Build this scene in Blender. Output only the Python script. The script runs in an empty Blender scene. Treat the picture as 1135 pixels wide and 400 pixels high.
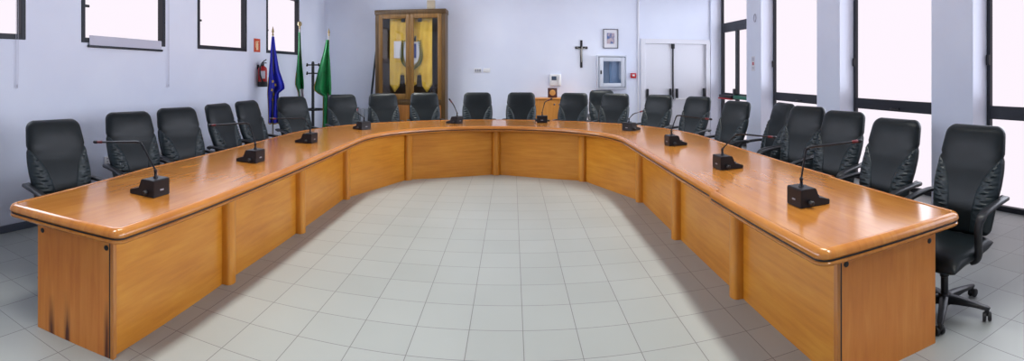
import bpy, bmesh, math, random
from mathutils import Vector, Matrix
random.seed(7)
PI = math.pi
S = bpy.context.scene
COL = S.collection

# ------------------------------------------------------------------ helpers
def link(o):
    COL.objects.link(o)
    return o

def obj(name, bm, mats, parent=None, smooth=40, uv=None):
    """Link a bmesh as ONE mesh object. uv: function(co, normal) -> (u, v) in metres along / across the grain."""
    bm.normal_update()
    if uv is not None:
        lay = bm.loops.layers.uv.new('UVMap')
        for f in bm.faces:
            for l in f.loops:
                l[lay].uv = uv(l.vert.co, f.normal)
    me = bpy.data.meshes.new(name)
    bm.to_mesh(me)
    bm.free()
    for m in (mats if isinstance(mats, (list, tuple)) else [mats]):
        me.materials.append(m)
    if smooth:
        me.shade_smooth()
        me.set_sharp_from_angle(angle=math.radians(smooth))
    o = bpy.data.objects.new(name, me)
    link(o)
    if parent is not None:
        o.parent = parent
    return o

def tag(o, label, cat, group=None):
    o['label'] = label
    o['category'] = cat
    if group:
        o['group'] = group
    return o

def thing(name, label, cat, loc=(0, 0, 0), rz=0.0, group=None):
    o = bpy.data.objects.new(name, None)
    o.empty_display_size = 0.1
    o.location = loc
    o.rotation_euler = (0, 0, rz)
    link(o)
    return tag(o, label, cat, group)

def struct(name, bm, mats, parent=None, smooth=0, uv=None):
    o = obj(name, bm, mats, parent, smooth, uv)
    if parent is None:
        o['kind'] = 'structure'
    return o

def dup(root, loc, rz, label, group=None):
    r = root.copy()
    link(r)
    r.location = loc
    r.rotation_euler = (0, 0, rz)
    r['label'] = label
    if group:
        r['group'] = group
    for ch in list(root.children):
        c = ch.copy()
        link(c)
        c.parent = r
        for g in list(ch.children):
            d = g.copy()
            link(d)
            d.parent = c
    return r

def B():
    return bmesh.new()

def box(bm, lo, hi, bevel=0.0, seg=2, mat=0, M=None):
    lo = Vector(lo); hi = Vector(hi)
    n0 = set(bm.faces)
    r = bmesh.ops.create_cube(bm, size=1.0)
    vs = r['verts']
    c = (lo + hi) / 2
    d = hi - lo
    for v in vs:
        v.co = Vector((v.co.x * d.x, v.co.y * d.y, v.co.z * d.z)) + c
    if bevel > 0:
        es = list({e for v in vs for e in v.link_edges})
        bmesh.ops.bevel(bm, geom=es, offset=bevel, segments=seg, profile=0.5, affect='EDGES')
    new = [f for f in bm.faces if f not in n0]
    for f in new:
        f.material_index = mat
    if M is not None:
        for v in {v for f in new for v in f.verts}:
            v.co = M @ v.co
    return new

def ringloft(bm, rings, closed=True, cap0=True, cap1=True, mat=0):
    vr = [[bm.verts.new(p) for p in r] for r in rings]
    n = len(vr[0])
    for a, b in zip(vr[:-1], vr[1:]):
        for i in range(n if closed else n - 1):
            j = (i + 1) % n
            try:
                f = bm.faces.new((a[i], a[j], b[j], b[i]))
                f.material_index = mat
            except ValueError:
                pass
    if cap0:
        f = bm.faces.new(list(reversed(vr[0]))); f.material_index = mat
    if cap1:
        f = bm.faces.new(vr[-1]); f.material_index = mat
    return vr

def fixn(bm):
    bmesh.ops.recalc_face_normals(bm, faces=bm.faces[:])
    return bm

def tube(bm, pts, rad, n=10, mat=0, caps=True):
    pts = [Vector(p) for p in pts]
    if not isinstance(rad, (list, tuple)):
        rad = [rad] * len(pts)
    rings = []
    t0 = (pts[1] - pts[0]).normalized()
    up = Vector((0, 0, 1)) if abs(t0.z) < 0.9 else Vector((1, 0, 0))
    side = t0.cross(up).normalized()
    for i, p in enumerate(pts):
        if i == 0:
            t = t0
        elif i == len(pts) - 1:
            t = (pts[i] - pts[i - 1]).normalized()
        else:
            t = ((pts[i] - pts[i - 1]).normalized() + (pts[i + 1] - pts[i]).normalized()).normalized()
        side = (side - t * side.dot(t)).normalized()
        w = t.cross(side)
        rings.append([p + (side * math.cos(2 * PI * k / n) + w * math.sin(2 * PI * k / n)) * rad[i] for k in range(n)])
    ringloft(bm, rings, True, caps, caps, mat)

def smooth_path(pts, k=6):
    """Catmull-Rom through pts."""
    P = [Vector(p) for p in pts]
    P = [P[0] * 2 - P[1]] + P + [P[-1] * 2 - P[-2]]
    out = []
    for i in range(1, len(P) - 2):
        for j in range(k):
            t = j / k
            a, b, c, d = P[i - 1], P[i], P[i + 1], P[i + 2]
            out.append(0.5 * ((2 * b) + (c - a) * t + (2 * a - 5 * b + 4 * c - d) * t * t + (3 * b - a - 3 * c + d) * t ** 3))
    out.append(P[-2])
    return out

def lathe(bm, prof, n=20, M=None, mat=0, cap=True):
    rings = []
    for r, z in prof:
        ring = []
        for k in range(n):
            v = Vector((r * math.cos(2 * PI * k / n), r * math.sin(2 * PI * k / n), z))
            ring.append(M @ v if M is not None else v)
        rings.append(ring)
    ringloft(bm, rings, True, cap, cap, mat)

def grid(bm, nu, nv, fn, mat=0, flip=False):
    vs = [[bm.verts.new(fn(i / nu, j / nv)) for i in range(nu + 1)] for j in range(nv + 1)]
    for j in range(nv):
        for i in range(nu):
            q = [vs[j][i], vs[j][i + 1], vs[j + 1][i + 1], vs[j + 1][i]]
            if flip:
                q.reverse()
            f = bm.faces.new(q)
            f.material_index = mat
    return vs

def prism(bm, poly, fn, mat=0):
    """poly: 2-D outline; fn(p, k) -> 3-D point for k = 0 (front) and 1 (back)."""
    a = [bm.verts.new(fn(p, 0)) for p in poly]
    b = [bm.verts.new(fn(p, 1)) for p in poly]
    n = len(poly)
    fs = [bm.faces.new(a), bm.faces.new(list(reversed(b)))]
    for i in range(n):
        j = (i + 1) % n
        fs.append(bm.faces.new((a[j], a[i], b[i], b[j])))
    for f in fs:
        f.material_index = mat

def along(axis):
    """UV in metres with u along the grain axis."""
    def f(co, nrm):
        o = [k for k in range(3) if k != axis]
        return (co[axis], co[o[0]] + co[o[1]] * 0.97 + 0.31 * co[o[0]])
    return f

# ------------------------------------------------------------------ materials
def srgb(r, g, b):
    def c(x):
        x /= 255.0
        return x / 12.92 if x <= 0.04045 else ((x + 0.055) / 1.055) ** 2.4
    return (c(r), c(g), c(b), 1.0)

def mat(name, color, rough=0.5, metal=0.0, spec=0.5, coat=0.0, emit=None, estr=0.0):
    m = bpy.data.materials.new(name)
    m.use_nodes = True
    b = m.node_tree.nodes['Principled BSDF']
    b.inputs['Base Color'].default_value = color
    b.inputs['Roughness'].default_value = rough
    b.inputs['Metallic'].default_value = metal
    b.inputs['Specular IOR Level'].default_value = spec
    b.inputs['Coat Weight'].default_value = coat
    b.inputs['Coat Roughness'].default_value = 0.12
    if emit:
        b.inputs['Emission Color'].default_value = emit
        b.inputs['Emission Strength'].default_value = estr
    return m

def nodes(m):
    return m.node_tree.nodes, m.node_tree.links, m.node_tree.nodes['Principled BSDF']

def noisy(m, c1, c2, scale=5.0, detail=4.0, bump=0.0, bscale=60.0, lo=0.35, hi=0.65, coord='Object'):
    N, L, b = nodes(m)
    tc = N.new('ShaderNodeTexCoord')
    no = N.new('ShaderNodeTexNoise')
    no.inputs['Scale'].default_value = scale
    no.inputs['Detail'].default_value = detail
    L.new(tc.outputs[coord], no.inputs['Vector'])
    cr = N.new('ShaderNodeValToRGB')
    cr.color_ramp.elements[0].color = c1
    cr.color_ramp.elements[1].color = c2
    cr.color_ramp.elements[0].position = lo
    cr.color_ramp.elements[1].position = hi
    L.new(no.outputs['Fac'], cr.inputs['Fac'])
    L.new(cr.outputs['Color'], b.inputs['Base Color'])
    if bump:
        n2 = N.new('ShaderNodeTexNoise')
        n2.inputs['Scale'].default_value = bscale
        n2.inputs['Detail'].default_value = 3
        L.new(tc.outputs[coord], n2.inputs['Vector'])
        bp = N.new('ShaderNodeBump')
        bp.inputs['Strength'].default_value = bump
        bp.inputs['Distance'].default_value = 0.004
        L.new(n2.outputs['Fac'], bp.inputs['Height'])
        L.new(bp.outputs['Normal'], b.inputs['Normal'])
    return m

def wood(name, dark, mid, light, rough=0.3, coat=0.35, stains=False):
    m = mat(name, mid, rough, coat=coat)
    N, L, b = nodes(m)
    uv = N.new('ShaderNodeUVMap')
    mp = N.new('ShaderNodeMapping')
    mp.inputs['Scale'].default_value = (1.3, 16.0, 1.0)
    L.new(uv.outputs['UV'], mp.inputs['Vector'])
    n1 = N.new('ShaderNodeTexNoise')
    n1.inputs['Scale'].default_value = 1.6
    n1.inputs['Detail'].default_value = 6
    n1.inputs['Roughness'].default_value = 0.6
    n1.inputs['Distortion'].default_value = 0.4
    L.new(mp.outputs['Vector'], n1.inputs['Vector'])
    mp2 = N.new('ShaderNodeMapping')
    mp2.inputs['Scale'].default_value = (0.9, 2.6, 1.0)
    L.new(uv.outputs['UV'], mp2.inputs['Vector'])
    n2 = N.new('ShaderNodeTexNoise')
    n2.inputs['Scale'].default_value = 2.0
    n2.inputs['Detail'].default_value = 3
    L.new(mp2.outputs['Vector'], n2.inputs['Vector'])
    ad = N.new('ShaderNodeMath'); ad.operation = 'ADD'
    mu = N.new('ShaderNodeMath'); mu.operation = 'MULTIPLY'; mu.inputs[1].default_value = 0.55
    mu2 = N.new('ShaderNodeMath'); mu2.operation = 'MULTIPLY'; mu2.inputs[1].default_value = 0.45
    L.new(n1.outputs['Fac'], mu.inputs[0]); L.new(n2.outputs['Fac'], mu2.inputs[0])
    L.new(mu.outputs[0], ad.inputs[0]); L.new(mu2.outputs[0], ad.inputs[1])
    cr = N.new('ShaderNodeValToRGB')
    e = cr.color_ramp.elements
    e[0].color = dark; e[0].position = 0.30
    e[1].color = light; e[1].position = 0.70
    k = e.new(0.5); k.color = mid
    L.new(ad.outputs[0], cr.inputs['Fac'])
    out = cr.outputs['Color']
    if stains:
        # dark scuffs rising from the foot of the panel, each with a shape of its own
        tc = N.new('ShaderNodeTexCoord')
        sp = N.new('ShaderNodeSeparateXYZ')
        L.new(tc.outputs['Object'], sp.inputs['Vector'])
        mp3 = N.new('ShaderNodeMapping'); mp3.inputs['Scale'].default_value = (18, 18, 1.2)
        L.new(tc.outputs['Object'], mp3.inputs['Vector'])
        n3 = N.new('ShaderNodeTexNoise'); n3.inputs['Scale'].default_value = 2.0; n3.inputs['Detail'].default_value = 2
        L.new(mp3.outputs['Vector'], n3.inputs['Vector'])
        total = None
        for xc, wd, hh in ((-2.43, 0.030, 0.24), (-2.31, 0.028, 0.30), (-2.025, 0.026, 0.34)):
            s1 = N.new('ShaderNodeMath'); s1.operation = 'SUBTRACT'; s1.inputs[1].default_value = xc
            L.new(sp.outputs['X'], s1.inputs[0])
            a1 = N.new('ShaderNodeMath'); a1.operation = 'ABSOLUTE'; L.new(s1.outputs[0], a1.inputs[0])
            r1 = N.new('ShaderNodeMapRange'); r1.inputs['From Min'].default_value = wd; r1.inputs['From Max'].default_value = 0.0
            L.new(a1.outputs[0], r1.inputs['Value'])
            r2 = N.new('ShaderNodeMapRange'); r2.inputs['From Min'].default_value = hh; r2.inputs['From Max'].default_value = 0.05
            L.new(sp.outputs['Z'], r2.inputs['Value'])
            m1 = N.new('ShaderNodeMath'); m1.operation = 'MULTIPLY'
            L.new(r1.outputs['Result'], m1.inputs[0]); L.new(r2.outputs['Result'], m1.inputs[1])
            if total is None:
                total = m1.outputs[0]
            else:
                a2 = N.new('ShaderNodeMath'); a2.operation = 'ADD'
                L.new(total, a2.inputs[0]); L.new(m1.outputs[0], a2.inputs[1]); total = a2.outputs[0]
        m2 = N.new('ShaderNodeMath'); m2.operation = 'MULTIPLY'; m2.use_clamp = True
        r3 = N.new('ShaderNodeMapRange'); r3.inputs['From Min'].default_value = 0.22; r3.inputs['From Max'].default_value = 0.55
        r3.inputs['To Max'].default_value = 1.5
        L.new(n3.outputs['Fac'], r3.inputs['Value'])
        L.new(total, m2.inputs[0]); L.new(r3.outputs['Result'], m2.inputs[1])
        mx = N.new('ShaderNodeMixRGB'); mx.inputs['Color2'].default_value = srgb(84, 34, 18)
        L.new(m2.outputs[0], mx.inputs['Fac']); L.new(out, mx.inputs['Color1'])
        out = mx.outputs['Color']
    L.new(out, b.inputs['Base Color'])
    return m

M = {}
M['top'] = wood('table_top_veneer', srgb(156, 94, 30), srgb(176, 112, 42), srgb(192, 130, 54), 0.19, 0.35)
M['mould'] = wood('table_moulding', srgb(166, 98, 36), srgb(184, 116, 47), srgb(198, 134, 60), 0.20, 0.4)
M['panel'] = wood('table_panel_veneer', srgb(188, 114, 26), srgb(206, 134, 38), srgb(218, 152, 54), 0.34, 0.2)
M['endpanel'] = wood('end_panel_veneer', srgb(194, 108, 38), srgb(210, 128, 50), srgb(222, 146, 66), 0.34, 0.2, stains=True)
M['cab'] = wood('cabinet_walnut', srgb(66, 47, 22), srgb(86, 62, 29), srgb(104, 76, 37), 0.45, 0.1)
M['cabdoor'] = wood('cabinet_door_wood', srgb(98, 68, 28), srgb(124, 88, 38), srgb(142, 104, 48), 0.45, 0.1)
M['cabbase'] = wood('cabinet_base_wood', srgb(122, 74, 26), srgb(146, 92, 36), srgb(160, 106, 46), 0.45, 0.1)
M['side'] = wood('sideboard_wood', srgb(190, 118, 48), srgb(208, 138, 62), srgb(220, 152, 76), 0.4, 0.15)
M['black'] = mat('black_groove', (0.006, 0.006, 0.007, 1), 0.5)
M['plastic'] = mat('black_plastic', (0.012, 0.013, 0.016, 1), 0.42)
M['micplastic'] = mat('mic_plastic', (0.007, 0.007, 0.010, 1), 0.42, spec=0.35)
M['dark_metal'] = mat('dark_window_metal', (0.010, 0.013, 0.022, 1), 0.45)
M['chrome'] = mat('chrome', (0.6, 0.6, 0.62, 1), 0.2, metal=1.0)
M['red'] = mat('red_plastic', srgb(190, 30, 34), 0.4)
M['redring'] = mat('red_ring', srgb(104, 22, 30), 0.4)
M['grey_plug'] = mat('grey_plug', srgb(150, 150, 160), 0.4)
M['leather'] = noisy(mat('black_leather', (0.005, 0.008, 0.010, 1), 0.44, spec=0.36), (0.003, 0.0065, 0.008, 1), (0.005, 0.010, 0.0125, 1), 9, 4, 0.10, 220)
M['pleat_lit'] = noisy(mat('pleated_leather_lit', (0.008, 0.013, 0.015, 1), 0.40, spec=0.48), (0.0105, 0.019, 0.0225, 1), (0.014, 0.025, 0.030, 1), 12, 4, 0.10, 220)  # same leather; the light its angle catches is put into the colour
M['wall'] = noisy(mat('wall_paint', srgb(226, 226, 240), 0.65, spec=0.3), srgb(226, 231, 246), srgb(231, 236, 249), 1.3, 4, 0.05, 90)
M['ceil'] = mat('ceiling_paint', srgb(176, 178, 184), 0.8)
M['skirt'] = mat('grey_skirting', srgb(92, 98, 112), 0.5)
M['white'] = mat('white_paint', srgb(228, 228, 234), 0.5)
M['whiteplastic'] = mat('white_plastic', srgb(236, 236, 236), 0.4)
M['alu'] = mat('satin_aluminium', srgb(206, 211, 222), 0.4)
M['orange'] = mat('orange_sign', srgb(214, 74, 34), 0.5)
M['cream'] = mat('cream_print', srgb(240, 214, 170), 0.5)
M['gold'] = mat('gold_fringe', srgb(176, 140, 48), 0.5, metal=0.2)
M['brass'] = mat('brass', srgb(150, 130, 92), 0.4, metal=0.6)
M['yellow'] = noisy(mat('yellow_cloth', srgb(200, 160, 40), 0.7), srgb(226, 178, 50), srgb(240, 198, 76), 5, 3, 0.15, 25)
M['blue'] = noisy(mat('blue_flag_cloth', srgb(28, 36, 170), 0.6), srgb(22, 30, 150), srgb(34, 46, 190), 6, 3)
M['green'] = noisy(mat('green_flag_cloth', srgb(8, 120, 58), 0.6), srgb(4, 106, 50), srgb(12, 132, 66), 6, 3)
M['star'] = mat('yellow_star', srgb(214, 180, 60), 0.6)
M['clothwhite'] = mat('white_cloth', srgb(222, 220, 226), 0.7)
M['clothred'] = mat('red_cloth', srgb(190, 40, 44), 0.7)
M['leaf'] = mat('laurel_green', srgb(52, 74, 30), 0.7)
M['shieldblue'] = mat('shield_blue', srgb(44, 70, 150), 0.6)
M['corpus'] = mat('corpus_pale', srgb(150, 146, 140), 0.4)
M['crosswood'] = mat('black_cross', (0.014, 0.014, 0.018, 1), 0.4)
M['darkgreenpole'] = mat('dark_pole', srgb(36, 48, 58), 0.5)
M['cardbeige'] = mat('beige_box', srgb(196, 182, 156), 0.6)
M['screen'] = mat('dark_screen', srgb(70, 84, 104), 0.15)
M['greenbar'] = mat('green_push_bar', srgb(34, 110, 88), 0.45)
M['radiator'] = mat('radiator_enamel', srgb(190, 196, 206), 0.4)
M['rubber'] = mat('caster_rubber', (0.008, 0.008, 0.009, 1), 0.5)
M['cord'] = mat('pale_cord', srgb(190, 190, 205), 0.5)

# backlit frosted panes and roller blinds: daylight comes through them
def daylight(name, col, s):
    m = mat(name, (0.0, 0.0, 0.0, 1), 0.5, spec=0.0, emit=col, estr=s)
    return m
PANE_COL = (1.0, 0.915, 1.0, 1)
M['pane'] = daylight('frosted_daylight_pane', PANE_COL, 1.0)
M['blind'] = mat('blind_fabric', srgb(200, 200, 214), 0.8)
M['lamp'] = mat('lamp_diffuser', (0.9, 0.9, 0.9, 1), 0.5, emit=(1, 0.98, 0.92, 1), estr=6.0)

def glass(name, tint=(0.85, 0.88, 0.9, 1), refl=0.10):
    m = bpy.data.materials.new(name)
    m.use_nodes = True
    N, L = m.node_tree.nodes, m.node_tree.links
    N.clear()
    o = N.new('ShaderNodeOutputMaterial')
    mx = N.new('ShaderNodeMixShader')
    t = N.new('ShaderNodeBsdfTransparent'); t.inputs['Color'].default_value = tint
    g = N.new('ShaderNodeBsdfGlossy'); g.inputs['Roughness'].default_value = 0.02
    mx.inputs['Fac'].default_value = refl
    L.new(t.outputs[0], mx.inputs[1]); L.new(g.outputs[0], mx.inputs[2]); L.new(mx.outputs[0], o.inputs['Surface'])
    return m
M['glass'] = glass('cabinet_glass', (0.96, 0.97, 0.97, 1), 0.06)
M['boxglass'] = glass('hose_box_glass', (0.80, 0.86, 0.92, 1), 0.10)

# floor tiles
mf = mat('grey_floor_tiles', srgb(176, 180, 178), 0.38, spec=0.45)
N, L, b = nodes(mf)
tc = N.new('ShaderNodeTexCoord')
mp = N.new('ShaderNodeMapping')
mp.inputs['Location'].default_value = (-0.067, -0.135, 0)
L.new(tc.outputs['Object'], mp.inputs['Vector'])
br = N.new('ShaderNodeTexBrick')
br.offset = 0.0; br.squash = 1.0
br.inputs['Scale'].default_value = 1.0
br.inputs['Brick Width'].default_value = 0.33
br.inputs['Row Height'].default_value = 0.33
br.inputs['Mortar Size'].default_value = 0.0028
br.inputs['Mortar Smooth'].default_value = 0.3
br.inputs['Bias'].default_value = 0.0
br.inputs['Color1'].default_value = srgb(161, 165, 161)
br.inputs['Color2'].default_value = srgb(166, 170, 166)
br.inputs['Mortar'].default_value = srgb(112, 111, 109)
L.new(mp.outputs['Vector'], br.inputs['Vector'])
nz = N.new('ShaderNodeTexNoise'); nz.inputs['Scale'].default_value = 0.9; nz.inputs['Detail'].default_value = 5
L.new(tc.outputs['Object'], nz.inputs['Vector'])
rr = N.new('ShaderNodeMapRange'); rr.inputs['To Min'].default_value = 0.86; rr.inputs['To Max'].default_value = 1.08
L.new(nz.outputs['Fac'], rr.inputs['Value'])
mm = N.new('ShaderNodeMixRGB'); mm.blend_type = 'MULTIPLY'; mm.inputs['Fac'].default_value = 1.0
L.new(br.outputs['Color'], mm.inputs['Color1']); L.new(rr.outputs['Result'], mm.inputs['Color2'])
L.new(mm.outputs['Color'], b.inputs['Base Color'])
M['floor'] = mf

# ------------------------------------------------------------------ room shell
XL, XR, YB, YF, ZC = -4.2, 4.75, 10.8, -3.0, 3.45
XI = 4.47                                   # inner face of the piers on the window side
bm = B(); box(bm, (XL - 0.3, YF - 0.2, -0.1), (XR + 0.4, YB + 0.2, 0.0)); struct('floor', bm, M['floor'])
bm = B(); box(bm, (XL - 0.3, YF - 0.2, ZC), (XR + 0.4, YB + 0.2, ZC + 0.1)); struct('ceiling', bm, M['ceil'])
bm = B(); box(bm, (XL - 0.3, YF - 0.2, 0), (XR + 0.4, YF, ZC)); struct('wall_near', bm, M['wall'])

# back wall with the opening of the white double door
DX0, DX1, DZ = 2.87, 4.40, 2.24
bm = B()
box(bm, (XL - 0.3, YB, 0), (DX0, YB + 0.2, ZC))
box(bm, (DX0, YB, DZ), (DX1, YB + 0.2, ZC))
box(bm, (DX1, YB, 0), (XR + 0.4, YB + 0.2, ZC))
struct('wall_back', bm, M['wall'])

# left wall with four high windows
LW = [(1.52, 2.92), (3.67, 5.12), (5.85, 7.24), (7.94, 9.36)]
WZ0, WZ1 = 1.91, 3.05
bm = B()
box(bm, (XL - 0.3, YF, 0), (XL, YB, WZ0))
box(bm, (XL - 0.3, YF, WZ1), (XL, YB, ZC))
ys = [YF] + [y for w in LW for y in w] + [YB]
for i in range(0, len(ys), 2):
    box(bm, (XL - 0.3, ys[i], WZ0), (XL, ys[i + 1], WZ1))
struct('wall_left', bm, M['wall'])
bm = B(); box(bm, (XL, YF, 0), (XL + 0.012, YB, 0.075), 0.003, 1); struct('baseboard_left', bm, M['skirt'])
bm = B(); box(bm, (XL, YB - 0.012, 0), (DX0 - 0.08, YB, 0.075), 0.003, 1); struct('baseboard_back', bm, M['skirt'])

for i, (y0, y1) in enumerate(LW):
    fw = 0.055
    bm = B()
    x0, x1 = XL - 0.10, XL + 0.012
    box(bm, (x0, y0, WZ0), (x1, y0 + fw, WZ1), 0.004, 1)
    box(bm, (x0, y1 - fw, WZ0), (x1, y1, WZ1), 0.004, 1)
    box(bm, (x0, y0 + fw, WZ0), (x1, y1 - fw, WZ0 + fw), 0.004, 1)
    box(bm, (x0, y0 + fw, WZ1 - fw), (x1, y1 - fw, WZ1), 0.004, 1)
    w = struct('window_%d' % (i + 1), bm, M['dark_metal'])
    bm = B(); box(bm, (XL - 0.09, y0 + fw - .005, WZ0 + fw - .005), (XL - 0.075, y1 - fw + .005, WZ1 - fw + .005))
    obj('pane', bm, M['pane'], w, 0)
    bm = B()
    box(bm, (XL - 0.075, y0 + fw, WZ0 + 0.38), (XL - 0.045, y0 + fw + 0.05, WZ0 + 0.48), 0.006, 2)
    box(bm, (XL - 0.05, y0 + fw + 0.005, WZ0 + 0.40), (XL - 0.03, y0 + fw + 0.10, WZ0 + 0.43), 0.006, 2)
    obj('handle', bm, M['plastic'], w)

# window wall: piers and tall glazed bays
PIERS = [(-3.0, -1.0), (1.02, 1.64), (3.46, 4.09), (5.90, 6.49), (8.33, 8.93)]
bm = B()
for (a, c) in PIERS:
    box(bm, (XI, a, 0), (XR + 0.3, c, ZC), 0.004, 1)
box(bm, (XI, 10.77, 0), (XR + 0.3, YB, ZC))
struct('wall_right', bm, M['wall'])
BAYS = [(-1.0, 1.02), (1.64, 3.46), (4.09, 5.90), (6.49, 8.33)]
for i, (y0, y1) in enumerate(BAYS):
    fw = 0.05
    bm = B()
    a, c = XR - 0.02, XR + 0.07
    box(bm, (a, y0, 0), (c, y0 + fw, ZC), 0.003, 1)
    box(bm, (a, y1 - fw, 0), (c, y1, ZC), 0.003, 1)
    box(bm, (a, y0 + fw, 1.04), (c, y1 - fw, 1.19), 0.004, 1)
    box(bm, (a, y0 + fw, 0), (c, y1 - fw, 0.06), 0.003, 1)
    box(bm, (a, y0 + fw, ZC - 0.06), (c, y1 - fw, ZC), 0.003, 1)
    w = struct('window_%d' % (i + 5), bm, M['dark_metal'])
    bm = B(); box(bm, (XR + 0.03, y0 + fw - .005, 1.185), (XR + 0.045, y1 - fw + .005, ZC - 0.055))
    obj('pane', bm, M['pane'], w, 0)
    bm = B(); box(bm, (XR + 0.03, y0 + fw - .005, 0.055), (XR + 0.045, y1 - fw + .005, 1.045))
    obj('pane', bm, M['pane'], w, 0)
    bm = B()
    box(bm, (XR - 0.05, y1 - fw - 0.005, 1.66), (XR - 0.02, y1 - 0.012, 1.78), 0.006, 2)
    obj('handle', bm, M['plastic'], w)
    bm = B()
    box(bm, (XR - 0.045, (y0 + y1) / 2 - 0.09, 1.065), (XR - 0.02, (y0 + y1) / 2 + 0.09, 1.095), 0.008, 2)
    obj('latch', bm, M['plastic'], w)

# glazed emergency door in the far bay: transom light over two leaves with a push bar
y0, y1, fw = 8.93, 10.77, 0.06
a, c = XR - 0.02, XR + 0.07
bm = B()
box(bm, (a, y0, 0), (c, y0 + fw, ZC), 0.003, 1)
box(bm, (a, y1 - fw, 0), (c, y1, ZC), 0.003, 1)
box(bm, (a, y0 + fw, 2.56), (c, y1 - fw, 2.68), 0.004, 1)
box(bm, (a, y0 + fw, ZC - 0.06), (c, y1 - fw, ZC), 0.003, 1)
dr = struct('door_1', bm, M['dark_metal'])
bm = B(); box(bm, (XR + 0.03, y0 + fw - .005, 2.675), (XR + 0.045, y1 - fw + .005, ZC - 0.055)); obj('transom_pane', bm, M['pane'], dr, 0)
ym = 9.93
for (p, q) in ((y0 + fw, ym), (ym, y1 - fw)):
    bm = B()
    box(bm, (a - 0.01, p, 0.01), (c - 0.01, p + 0.05, 2.56), 0.003, 1)
    box(bm, (a - 0.01, q - 0.05, 0.01), (c - 0.01, q, 2.56), 0.003, 1)
    box(bm, (a - 0.01, p + 0.05, 0.01), (c - 0.01, q - 0.05, 0.10), 0.003, 1)
    box(bm, (a - 0.01, p + 0.05, 2.47), (c - 0.01, q - 0.05, 2.56), 0.003, 1)
    box(bm, (a - 0.01, p + 0.05, 0.99), (c - 0.01, q - 0.05, 1.09), 0.003, 1)
    lf = obj('door_leaf', bm, M['dark_metal'], dr, 0)
    for (z0, z1) in ((0.095, 0.995), (1.085, 2.475)):
        bm = B(); box(bm, (XR + 0.03, p + 0.045, z0), (XR + 0.045, q - 0.045, z1)); obj('pane', bm, M['pane'], lf, 0)
bm = B(); box(bm, (XR - 0.13, ym + 0.06, 0.985), (XR - 0.03, y1 - 0.12, 1.05), 0.012, 2)
box(bm, (XR - 0.09, ym - 0.05, 0.96), (XR - 0.03, ym + 0.06, 1.20), 0.01, 2)
pb = obj('push_bar', bm, M['plastic'], dr)
bm = B(); box(bm, (XR - 0.15, ym + 0.06, 0.955), (XR - 0.05, y1 - 0.12, 0.985), 0.008, 2); obj('red_strip', bm, M['red'], pb)
bm = B(); box(bm, (XR - 0.13, y0 + 0.12, 0.985), (XR - 0.03, ym - 0.05, 1.06), 0.012, 2); obj('push_bar', bm, M['greenbar'], dr)

# white double door in the back wall
bm = B()
box(bm, (DX0 - 0.06, YB - 0.025, 0), (DX0 + 0.04, YB + 0.12, DZ + 0.06), 0.004, 1)
box(bm, (DX1 - 0.04, YB - 0.025, 0), (DX1 + 0.06, YB + 0.12, DZ + 0.06), 0.004, 1)
box(bm, (DX0 + 0.04, YB - 0.025, DZ - 0.04), (DX1 - 0.04, YB + 0.12, DZ + 0.06), 0.004, 1)
d2 = struct('door_2', bm, M['white'])
xm = 3.56
for k, (p, q) in enumerate(((DX0 + 0.045, xm - 0.003), (xm + 0.003, DX1 - 0.045))):
    bm = B(); box(bm, (p, YB + 0.02, 0.01), (q, YB + 0.065, DZ - 0.045), 0.003, 1)
    lf = obj('door_leaf', bm, M['white'], d2, 0)
    bm = B()
    for hx in ((p + 0.05, q - 0.06) if k == 0 else (p + 0.09, q - 0.05)):
        box(bm, (hx - 0.022, YB - 0.05, 0.95), (hx + 0.022, YB + 0.02, 1.19), 0.008, 2)
    pbr = obj('push_bar_bracket', bm, M['plastic'], lf)
    bm = B(); tube(bm, [(p + 0.05, YB - 0.05, 0.96), (q - 0.06, YB - 0.05, 0.96)], 0.016, 10); obj('push_bar', bm, M['whiteplastic'], lf)
bm = B()
box(bm, (xm - 0.010, YB - 0.004, 0.95), (xm + 0.020, YB + 0.02, 2.12), 0.004, 1)
box(bm, (xm - 0.035, YB - 0.02, 2.09), (xm + 0.04, YB + 0.02, 2.20), 0.006, 2)
obj('lock_rod', bm, M['plastic'], d2)
# slim white conduit beside the door
bm = B(); box(bm, (2.74, YB - 0.018, 0), (2.775, YB, ZC), 0.003, 1); struct('trim_1', bm, M['white'])

# ------------------------------------------------------------------ conference table
CX, CY = -0.245, 5.97
HI, HO = 1.60, 2.66
table = thing('conference_table', 'large U-shaped orange cherry wood conference table on grey tiles', 'table', (0, 0, 0))

PROF_UP = [(0.054, 0.713), (0.054, 0.7570), (0.056, 0.7585)]
PROF_ML = [(0.055, 0.712), (0.014, 0.712), (0.005, 0.716), (0.0, 0.724), (0.001, 0.735), (0.007, 0.747), (0.017, 0.757), (0.030, 0.7625), (0.041, 0.7635), (0.0475, 0.7615), (0.0500, 0.757), (0.0505, 0.748)]
PROF_GR = [(0.030, 0.704), (0.010, 0.704), (0.010, 0.713), (0.030, 0.713)]
PROF_LO = [(0.045, 0.680), (0.022, 0.680), (0.010, 0.684), (0.004, 0.692), (0.004, 0.699), (0.010, 0.704), (0.030, 0.705)]

def table_uv(co, n):
    if co.y > CY:
        a = math.atan2(co.y - CY, co.x - CX)
        r = math.hypot(co.x - CX, co.y - CY)
        return (5 + a * 2.1, r)
    return (co.y if co.x < CX else co.y + 20.3, abs(co.x - CX))

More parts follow.
